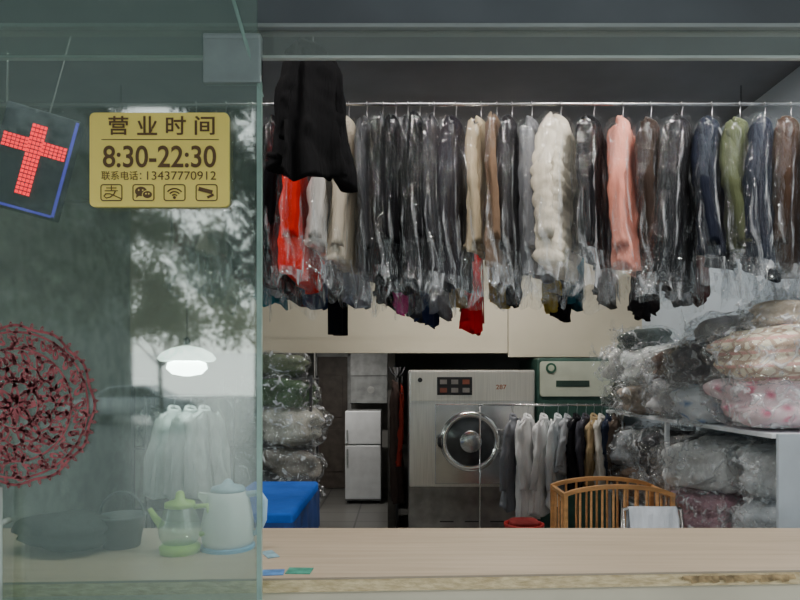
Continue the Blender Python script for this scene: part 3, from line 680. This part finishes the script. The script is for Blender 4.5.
top=[
 (1.96,3.04,zt2,0.36,0.24,0.125,M_flor,'pink floral quilt folded in a clear plastic bag',2),
 (1.98,3.05,zt2+0.23,0.36,0.25,0.14,M_plaid,'cream plaid quilt folded in a clear plastic bag',3),
 (2.05,3.08,zt2+0.49,0.28,0.2,0.07,fb((0.75,0.62,0.48)),'beige blanket in a clear plastic bag',1),
 (1.90,3.50,zt2,0.29,0.19,0.13,M_flor2,'white and blue quilt in a clear plastic bag',2),
 (1.96,3.58,zt2+0.22,0.35,0.22,0.13,fb((0.22,0.21,0.22)),'dark grey blanket in a clear plastic bag',2),
 (2.04,3.6,zt2+0.42,0.26,0.2,0.10,fb((0.8,0.78,0.77)),'pale grey blanket in a clear plastic bag',0),
 (1.91,3.97,zt2,0.30,0.21,0.12,fb((0.85,0.83,0.85)),'white bedding in a clear plastic bag',1),
 (1.98,4.02,zt2+0.21,0.30,0.22,0.13,fb((0.20,0.13,0.10)),'dark brown blanket in a clear plastic bag',2),
 (1.88,4.42,zt2,0.29,0.19,0.11,fb((0.50,0.42,0.34)),'brown-grey blanket in a clear plastic bag',2),
 (1.97,4.46,zt2+0.19,0.33,0.22,0.15,fb((0.80,0.84,0.82)),'grey-white bedding in a clear plastic bag',1),
 (1.92,4.81,zt2,0.26,0.15,0.13,fb((0.10,0.14,0.11)),'dark green blanket in a clear plastic bag',1),
 (1.92,4.83,zt2+0.24,0.31,0.15,0.13,fb((0.88,0.88,0.85)),'white clothes bundled in a clear plastic bag',1),
 (1.86,4.62,zt2+0.46,0.20,0.14,0.08,fb((0.10,0.13,0.12)),'small dark bundle in a clear plastic bag',1),
 (2.03,3.10,zm,0.28,0.25,0.14,fb((0.70,0.75,0.80)),'pale grey quilt in a clear plastic bag',2),
 (2.02,3.1,zm+0.26,0.27,0.24,0.14,fb((0.86,0.88,0.90)),'white quilt in a clear plastic bag',2),
 (1.94,3.60,zm,0.32,0.22,0.13,fb((0.52,0.30,0.36)),'dusty pink blanket in a clear plastic bag',3),
 (1.91,3.58,zm+0.24,0.33,0.22,0.15,fb((0.90,0.90,0.90)),'white bedding in a clear plastic bag',1),
 (1.94,4.12,zm,0.29,0.22,0.13,fb((0.45,0.36,0.30)),'taupe quilt in a clear plastic bag',2),
 (1.90,4.10,zm+0.24,0.30,0.22,0.15,fb((0.08,0.08,0.09)),'black blanket in a clear plastic bag',1),
 (1.88,4.56,zm,0.27,0.20,0.13,fb((0.30,0.19,0.13)),'brown blanket in a clear plastic bag',2),
 (1.88,4.60,zm+0.24,0.29,0.20,0.14,fb((0.50,0.53,0.56)),'slate grey blanket in a clear plastic bag',2),
 (1.98,3.3,0.2,0.28,0.3,0.2,fb((0.5,0.5,0.5)),'large grey quilt in a clear plastic bag',2),
 (1.96,4.1,0.2,0.28,0.3,0.2,fb((0.3,0.25,0.22)),'large taupe quilt in a clear plastic bag',2),
]
rb_=random.Random(21)
for t_ in top:
    bag(t_[0]-0.03,*t_[1:7],t_[7],rot=(rb_.uniform(-0.05,0.05),rb_.uniform(-0.10,0.10),rb_.uniform(-0.28,0.28)),groove=t_[8])

lx0=-2.3; lx1=PX(314,5.4)
ls=thing('storage_rack','dark metal storage rack stacked with bagged laundry','shelf',(lx0,5.2,0))
M_dk=mat('dark_metal',(0.06,0.06,0.065),rough=0.5)
for zz in(0.5,1.02,1.62): MB().b2(0,lx1-lx0,0.10,0.55,zz-0.02,zz).obj('shelf_board',M_dk,ls,bevel=0.002)
for xx in(0.015,(lx1-lx0)/2,lx1-lx0-0.015):
    for yy in(0.11,0.535): MB().b2(xx-0.012,xx+0.012,yy-0.012,yy+0.012,0,1.64).obj('post',M_dk,ls)
lb=[(289,1.02,0.29,0.18,(0.42,0.41,0.36),'big beige laundry bundle in a clear plastic bag'),(283,1.34,0.25,0.14,(0.07,0.12,0.06),'green laundry in a clear plastic bag'),
(287,0.50,0.28,0.15,(0.10,0.10,0.11),'black laundry in a clear plastic bag'),(290,0.76,0.25,0.13,(0.25,0.23,0.20),'brown laundry in a clear plastic bag'),
(280,1.62,0.22,0.10,(0.16,0.19,0.12),'olive laundry in a clear plastic bag'),
(230,1.02,0.24,0.22,(0.3,0.3,0.27),'beige laundry in a clear plastic bag'),
(230,0.5,0.24,0.2,(0.2,0.2,0.22),'dark laundry in a clear plastic bag'),(172,1.02,0.24,0.16,(0.3,0.32,0.35),'grey laundry in a clear plastic bag')]
for (px,z0,a,c_,col,lab) in lb: bag(PX(px,5.4),5.38,z0,a,0.25,c_,fb(col),lab,group='bagged laundry on the storage rack',groove=1,p=0.85,nz=0.38,rot=(0,rb_.uniform(-0.12,0.12),rb_.uniform(-0.2,0.2)))

pl=thing('cloth_pile','crumpled dark cloth pile lying on the counter','cloth',(PX(62,1.98),1.98,ZT))
soft('cloth',0.15,0.12,0.055,fabric((0.05,0.06,0.06)),pl,31,p=0.8,groove=2,nz=0.35,zoff=0.056)
bk=thing('basket','small dark plastic basket standing on the counter','basket',(PX(122,2.0),2.0,ZT))
M_bk=mat('basket_plastic',(0.07,0.09,0.10),rough=0.5)
MB().lathe([(0.055,0.0),(0.07,0.09),(0.076,0.095),(0.076,0.10),(0.066,0.10),(0.052,0.006)],k=28,cap1=True).obj('bowl',M_bk,bk,smooth=True)
MB().tube([(0.071*math.cos(a),0,0.1+0.075*math.sin(a)) for a in [math.pi*q/12 for q in range(13)]],0.004,6).obj('handle',M_bk,bk,smooth=True)

# ironing table
it=thing('ironing_table','padded ironing table covered with bright blue cloth','table',(-0.73,3.45,0))
M_blue=mat('blue_cloth',(0.012,0.13,0.62),rough=0.9,var=0.1,scale=4,bump=0.3,spec=0.2)
g=MB().prism([(u,0.92+v) for u,v in rrect(0.42,0.07,0.02)],-0.45,0.5); g.obj('padded_top',M_blue,it,bevel=0.01)
g=MB(); n=80; ringA=[];ringB=[]
def rectpt(s,w,h):
    per=2*(w+h); d=s*per
    if d<w: return(-w/2+d,-h/2)
    d-=w
    if d<h: return(w/2,-h/2+d)
    d-=h
    if d<w: return(w/2-d,h/2)
    d-=w; return(-w/2,h/2-d)
for j in range(n):
    x,y=rectpt(j/n,0.43,0.96); f=0.012*math.sin(j*1.1); ringA.append((x,y+0.025,0.91)); ringB.append((x*(1.01)+f,y*1.01+f+0.025,0.66+0.01*math.sin(j*0.5)))
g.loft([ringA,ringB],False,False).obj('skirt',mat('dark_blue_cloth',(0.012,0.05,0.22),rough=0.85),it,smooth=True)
for sx in(-0.18,0.18):
    for sy in(-0.38,0.42): MB().tube([(sx,sy,0),(sx,sy,0.88)],0.018,10).obj('leg',M_steel2,it,smooth=True)

# ------------------------------------------------------------ WOODEN COT
YC=3.55; qx0,qx1=PX(562,YC),PX(676,YC); cw=qx1-qx0
ctb=thing('wooden_cot','orange-brown wooden baby cot with curved rails and slats','cot',(qx0,YC,0))
M_wd=mat('cot_wood',(0.70,0.36,0.14),rough=0.4,var=0.12,scale=5,stretch=(1,1,6))
zr=PZ(495,YC)
for (xx,yy) in((0.02,0),(cw-0.02,0),(0.02,0.3),(cw-0.02,0.3)):
    MB().b2(xx-0.013,xx+0.013,yy-0.013,yy+0.013,0,zr).obj('post',M_wd,ctb,bevel=0.006)
def arch(x): u=max(0,min(1,(x-0.02)/(cw-0.04))); return 0.05*(math.sin(math.pi*u)**0.6 if 0<u<1 else 0)
for yy in(0,0.3):
    pts=[(0.008+(cw-0.016)*i/30,zr+arch(0.008+(cw-0.016)*i/30)) for i in range(31)]
    g=MB().loft([[(x_,yy-0.012,z_-0.014),(x_,yy+0.012,z_-0.014),(x_,yy+0.012,z_+0.010),(x_,yy-0.012,z_+0.010)] for x_,z_ in pts])
    g.obj('top_rail',M_wd,ctb)
    MB().b2(0.04,cw-0.04,yy-0.012,yy+0.012,0.33,0.37).obj('bottom_rail',M_wd,ctb,bevel=0.003)
    for q in range(8):
        xx=0.04+(cw-0.08)*(q+1)/9
        MB().tube([(xx,yy,0.36),(xx,yy,zr+arch(xx)-0.005)],0.007,8).obj('slat',M_wd,ctb,smooth=True)
for xx in(0.02,cw-0.02):
    MB().b2(xx-0.010,xx+0.010,0.02,0.28,zr-0.02,zr+0.008).obj('side_rail',M_wd,ctb,bevel=0.003)
    for q in range(3): MB().tube([(xx,0.08+q*0.07,0.36),(xx,0.08+q*0.07,zr-0.015)],0.007,8).obj('slat',M_wd,ctb,smooth=True)
MB().b2(0.03,cw-0.03,0.02,0.28,0.34,0.38).obj('base_board',M_wd,ctb)
# low clothes horse bar with white cloth draped over it
ch=thing('drying_stand','low metal drying stand carrying a white cloth','drying stand',(PX(652,3.2),3.2,0))
zbar=PZ(509,3.2)
g=MB().tube([(-0.15,0,zbar),(0.15,0,zbar)],0.008,10)
for xx in(-0.15,0.15):
    g.tube([(xx,-0.14,0.0),(xx,0,zbar)],0.008,8); g.tube([(xx,0.14,0.0),(xx,0,zbar)],0.008,8)
g.obj('frame',M_steel2,ch,smooth=True)
g=MB(); rows=[]
for (yy,zz) in((0.045,-0.30),(0.035,-0.15),(0.024,-0.03),(0.012,0.008),(0.0,0.014),(-0.012,0.008),(-0.026,-0.03),(-0.045,-0.16),(-0.06,-0.34)):
    rows.append([(-0.125+0.25*j/20,yy+0.010*math.sin(j*0.9+zz*6)*min(1,abs(zz)*6),zz) for j in range(21)])
o=g.loft(rows,False,False,closed=False).obj('white_cloth',fabric((0.75,0.80,0.88)),smooth=True,loc=(PX(652,3.2),3.2,zbar))
md=o.modifiers.new('s','SOLIDIFY'); md.thickness=0.004; mk(o,'pale white cloth draped over the drying stand','cloth')
rb=thing('storage_tub','red plastic tub with folded cloth beside the cot','tub',(PX(524,4.2),4.2,0))
ztub=PZ(523,4.2)
MB().lathe([(0.12,0.0),(0.13,ztub-0.03),(0.135,ztub-0.02),(0.135,ztub),(0.12,ztub),(0.11,0.04)],k=32,cap1=True).obj('tub',mat('red_plastic',(0.45,0.02,0.02),rough=0.4),rb,smooth=True)
soft('cloth',0.10,0.10,0.025,fabric((0.35,0.05,0.05)),rb,5,zoff=ztub)

hp=thing('coat_stand','dark coat stand next to the washing machine','coat stand',(PX(397,5.9),5.9,0))
g=MB().tube([(0,0,0.02),(0,0,1.72)],0.014,10)
for q in range(4):
    a=q*math.pi/2+0.4; g.tube([(0,0,0.12),(0.12*math.cos(a),0.12*math.sin(a),0.04),(0.2*math.cos(a),0.2*math.sin(a),0.0)],0.012,8)
    g.tube([(0,0,1.62),(0.05*math.cos(a),0.05*math.sin(a),1.66),(0.08*math.cos(a),0.08*math.sin(a),1.72)],0.008,8)
g.obj('pole',M_dk,hp,smooth=True)
garment('hanging_coat','dark brown coat hanging on the coat stand','coat',PX(395,5.8),5.80,1.66,1.1,(0.06,0.04,0.035),math.radians(85),W=0.5,D=0.8,cover=False,seed=77)
garment('hanging_robe','thin dark red robe hanging on the coat stand','robe',PX(402,5.66),5.66,1.62,0.7,(0.25,0.03,0.02),math.radians(88),W=0.22,D=0.28,cover=False,seed=79)

# ------------------------------------------------------------ LED cross sign
ls_=thing('led_sign','dark hanging sign panel with a tilted red lit cross','sign',(PX(36,2.4),2.4,PZ(163,2.4)),rot=(0,math.radians(14),math.radians(10)))
MB().b2(-0.145,0.125,-0.02,0.03,-0.20,0.20).obj('panel',mat('led_panel',(0.03,0.035,0.06),rough=0.6),ls_,bevel=0.006)
M_led=mat('red_led',(1.0,0.0,0.02),emit=4.0)
M_bled=mat('blue_led',(0.10,0.08,0.7),emit=0.7)
g=MB()
for i in range(17): 
    for q in(-1.5,-0.5,0.5,1.5):
        g.box(q*0.014-0.01,-0.022,-0.13+i*0.0165,0.010,0.004,0.012)
for i in range(15):
    for q in(-1.5,-0.5,0.5,1.5):
        if abs(i-7)>1.9: g.box(-0.12+i*0.0155,-0.022,0.055+q*0.014,0.011,0.004,0.010)
g.obj('led_cross',M_led,ls_)
g=MB(); g.b2(0.110,0.120,-0.024,-0.02,-0.19,0.19); g.b2(-0.14,0.1095,-0.024,-0.02,-0.195,-0.186)
g.obj('led_border',M_bled,ls_)
MB().tube([(0.0,0,0.2),(0.0,0,0.2+ZC-PZ(165,2.4)-0.22)],0.003,6).obj('hanging_wire',M_wire,ls_)

# pendant lamp
lp=thing('pendant_lamp','bright bulb on a cord under a dish that glows as its halo','lamp',(PX(187,4.4),4.4,PZ(360,4.4)))
MB().lathe([(0.03,0.10),(0.10,0.085),(0.17,0.05),(0.20,0.01),(0.18,-0.01),(0.10,0.0)],k=32).obj('shade',mat('glare_halo_glow',(0.85,0.95,0.90),emit=3.5),lp,smooth=True)  # emission of the dish stands in for the hazy glare around the bulb
MB().lathe([(0.07,0.0),(0.13,-0.02),(0.14,-0.06),(0.10,-0.10),(0.02,-0.115)],k=32).obj('bulb',mat('bulb_glow',(0.92,1.0,0.97),emit=22),lp,smooth=True)
MB().lathe([(0.02,0.101),(0.022,0.15),(0.006,0.16)],k=16).obj('socket',M_black,lp,smooth=True)
MB().tube([(0,0,0.16),(0,0,ZC-PZ(360,4.4))],0.003,6).obj('cord',M_black,lp)
YV=4.5; rkz=1.48
rk3=thing('garment_rack','short metal rack holding white garments','clothes rack',(PX(190,YV),YV,0))
g=MB().tube([(-0.32,0,0.03),(-0.32,0,rkz)],0.008,8); g.tube([(0.32,0,0.03),(0.32,0,rkz)],0.008,8); g.tube([(-0.34,0,rkz),(0.34,0,rkz)],0.008,8)
for xx in(-0.32,0.32): g.tube([(xx,-0.2,0.02),(xx,0.2,0.02)],0.012,8)
g.obj('frame',M_dk,rk3,smooth=True)
for i,dx in enumerate((-0.10,0.02,0.12)):
    garment('hanging_shirt','white shirt hanging on the short rack','shirt',PX(188,YV)+dx,YV,rkz-0.006,0.6,(0.75,0.80,0.80),math.radians(70),D=0.6,cover=False,seed=500+i,group='white shirts on the short rack')

# ------------------------------------------------------------ STREET (reflected in glass)
M_bark=mat('bark',(0.10,0.09,0.07),rough=0.95,var=0.3,scale=10)
M_leaf=mat('leaf',(0.05,0.08,0.045),rough=0.7,var=0.4,scale=2)
def tree(x,y,seed,h=2.4,R=2.0,zc=4.2,nl=7000,dn=1.6,up=1.6):
    rnd=random.Random(seed); e=thing('street_tree','leafy green street tree standing on the pavement','tree',(x,y,0))
    g=MB().tube([(0,0,0),(0.03,0.02,1.0),(0.0,0.06,2.0),(0.05,0,h)],[0.08,0.065,0.055,0.05],12)
    for q in range(8):
        a=q*0.8; ex=(R*0.7*math.cos(a),R*0.7*math.sin(a),zc+0.5*math.sin(q*2.2))
        g.tube([(0.02,0.02,h-0.4),(ex[0]*0.4,ex[1]*0.4,h+0.3),ex],[0.035,0.02,0.008],8)
    g.obj('trunk',M_bark,e,smooth=True)
    g=MB(); blobs=[(rnd.uniform(-1,1)*R*0.7,rnd.uniform(-1,1)*R*0.7,zc+rnd.uniform(-dn,up),rnd.uniform(0.5,0.95)) for _ in range(34)]
    for i in range(nl):
        b=rnd.choice(blobs); v=Vector((rnd.gauss(0,1),rnd.gauss(0,1),rnd.gauss(0,1))).normalized()*b[3]*rnd.uniform(0.3,1.2)
        c=Vector(b[:3])+v; u=Vector((rnd.gauss(0,1),rnd.gauss(0,1),rnd.gauss(0,1))).normalized(); w_=u.cross(v).normalized()
        l=0.09; g.add([c-u*l,c+w_*l*0.5,c+u*l,c-w_*l*0.5],[(0,1,2,3)])
    g.obj('leaves',M_leaf,e)
tree(-6.1,-6.6,8,R=2.1,zc=4.6,nl=12000,dn=1.8,up=2.4)  # tree added out of view to darken the glass behind the LED sign
tree(-3.0,-11.0,1,R=2.1,zc=5.2,nl=12000,dn=2.4,up=2.8)  # crown raised to cover bright sky reflected in the glass
tree(-12.6,-14.0,3,R=2.4,zc=5.2,nl=9000,dn=2.4,up=2.6)
tree(-7.3,-15.8,5,R=2.5,zc=6.0,nl=12000,dn=2.8,up=3.2)
M_fac=mat('facade',(0.17,0.19,0.185),rough=0.9,var=0.2,scale=0.4)
M_win=mat('facade_window',(0.09,0.11,0.11),rough=0.3)
for (bx0,bx1,hh) in((-34,-13.4,14),(-6.6,12,14)):  # unseen buildings added to darken the reflection around a bright sky gap
    e=thing('sky_gap_building','grey building added across the street to frame bright sky in the glass','building',((bx0+bx1)/2,-25,0))
    W_=bx1-bx0
    MB().b2(-W_/2,W_/2,-3,0,0,hh).obj('facade',M_fac,e)
    g=MB(); nwin=int(W_/2.2)
    for fl in range(int(hh/3)):
        for q in range(nwin):
            xx=-W_/2+1.1+q*2.2; g.b2(xx-0.6,xx+0.6,0.0,0.04,fl*3+1.0,fl*3+2.4)
    o=g.obj('windows',M_win,e); o['kind']='stuff'
cr_=thing('parked_car','silver-white sedan parked at the kerb','car',(-9.9,-19.8,0))
M_carp=mat('car_paint',(0.55,0.58,0.60),rough=0.25,metal=0.2,var=0.02)
prof=[(-2.15,0.35),(-2.2,0.6),(-2.1,0.82),(-1.3,0.95),(1.5,0.98),(2.1,0.9),(2.2,0.6),(2.15,0.32)]
MB().prism(prof,-0.85,0.85).obj('body',M_carp,cr_,bevel=0.12,seg=4,smooth=True)
cab=[(-1.25,0.94),(-0.55,1.38),(0.75,1.42),(1.55,0.96)]
MB().loft([[(x,-0.78,z) if z<1 else (x,-0.62,z) for x,z in cab],[(x,0.78,z) if z<1 else (x,0.62,z) for x,z in cab]]).obj('cabin',M_carp,cr_,bevel=0.05)
for s_ in(-1,1):
    for poly in ([(-1.0,1.0),(-0.52,1.32),(0.1,1.35),(0.1,1.0)],[(0.16,1.0),(0.16,1.35),(0.68,1.36),(1.3,1.0)]):
        g=MB(); g.add([(x,s_*(0.79-(z-0.96)*0.36),z) for x,z in poly],[tuple(range(len(poly)))])
        g.obj('side_window',M_darkglass,cr_)
for wx_ in(-1.35,1.35):
    for s_ in(-1,1):
        wv=MB().lathe([(0.2,-0.1),(0.31,-0.1),(0.33,-0.06),(0.33,0.06),(0.31,0.1),(0.2,0.1)],(wx_,s_*0.8,0.33),'Y',28).obj('wheel',M_black,cr_,smooth=True)
        MB().lathe([(0.19,s_*0.105),(0.05,s_*0.11)],(wx_,s_*0.8,0.33),'Y',16).obj('hubcap',M_steel2,wv)

# ------------------------------------------------------------ LIGHTS
W=bpy.data.worlds.new('World'); scene.world=W; W.use_nodes=True
nt=W.node_tree; bg=nt.nodes['Background']
tc=nt.nodes.new('ShaderNodeTexCoord'); sx=nt.nodes.new('ShaderNodeSeparateXYZ'); cr=nt.nodes.new('ShaderNodeValToRGB')
cr.color_ramp.elements[0].position=0.0; cr.color_ramp.elements[0].color=(0.90,0.96,0.94,1)
cr.color_ramp.elements[1].position=0.8; cr.color_ramp.elements[1].color=(0.76,0.84,0.95,1)
nt.links.new(tc.outputs['Generated'],sx.inputs[0]); nt.links.new(sx.outputs['Z'],cr.inputs['Fac']); nt.links.new(cr.outputs[0],bg.inputs['Color'])
bg.inputs['Strength'].default_value=2.5
def area(name,loc,size,size_y,power,col=(1,1,1),rot=(0,0,0)):
    l=bpy.data.lights.new(name,'AREA'); l.shape='RECTANGLE'; l.size=size; l.size_y=size_y; l.energy=power; l.color=col
    o=bpy.data.objects.new(name,l); COL.objects.link(o); o.location=loc; o.rotation_euler=rot; return o
M_tube=mat('tube_glow',(1,0.97,0.92),emit=3)
def batten(x,y,z,power,col=(1,0.95,0.88),ln=1.1):  # unseen lamps added to brighten the interior
    e=thing('fill_lamp','added unseen batten lamp that brightens the shop interior','lamp',(x,y,z))
    MB().b2(-ln/2,ln/2,-0.03,0.03,-0.03,0).obj('housing',M_white,e,bevel=0.003)
    MB().tube([(-ln/2+0.03,0,-0.045),(ln/2-0.03,0,-0.045)],0.013,10).obj('tube',M_tube,e,smooth=True)
    a=area('fill_light',(0,0,-0.07),ln,0.05,power,col); a.parent=e
batten(-1.1,1.95,ZC,20); batten(0.4,1.95,ZC,24); batten(1.8,2.4,ZC,36)
batten(0.7,4.95,ZC,44)
batten(-0.9,7.4,ZL,16,ln=0.8)
sl=bpy.data.lights.new('daylight','SUN'); sl.energy=1.2; sl.angle=math.radians(40); sl.color=(1.0,0.99,0.97)
so=bpy.data.objects.new('daylight',sl); COL.objects.link(so); so.rotation_euler=(math.radians(74),0,math.radians(-12))

cam=bpy.data.cameras.new('camera'); co=bpy.data.objects.new('camera',cam); COL.objects.link(co)
co.location=(0,0,H); co.rotation_euler=(math.radians(90),0,0); cam.sensor_width=36; cam.lens=F/800*36; cam.shift_y=0.1
scene.camera=co
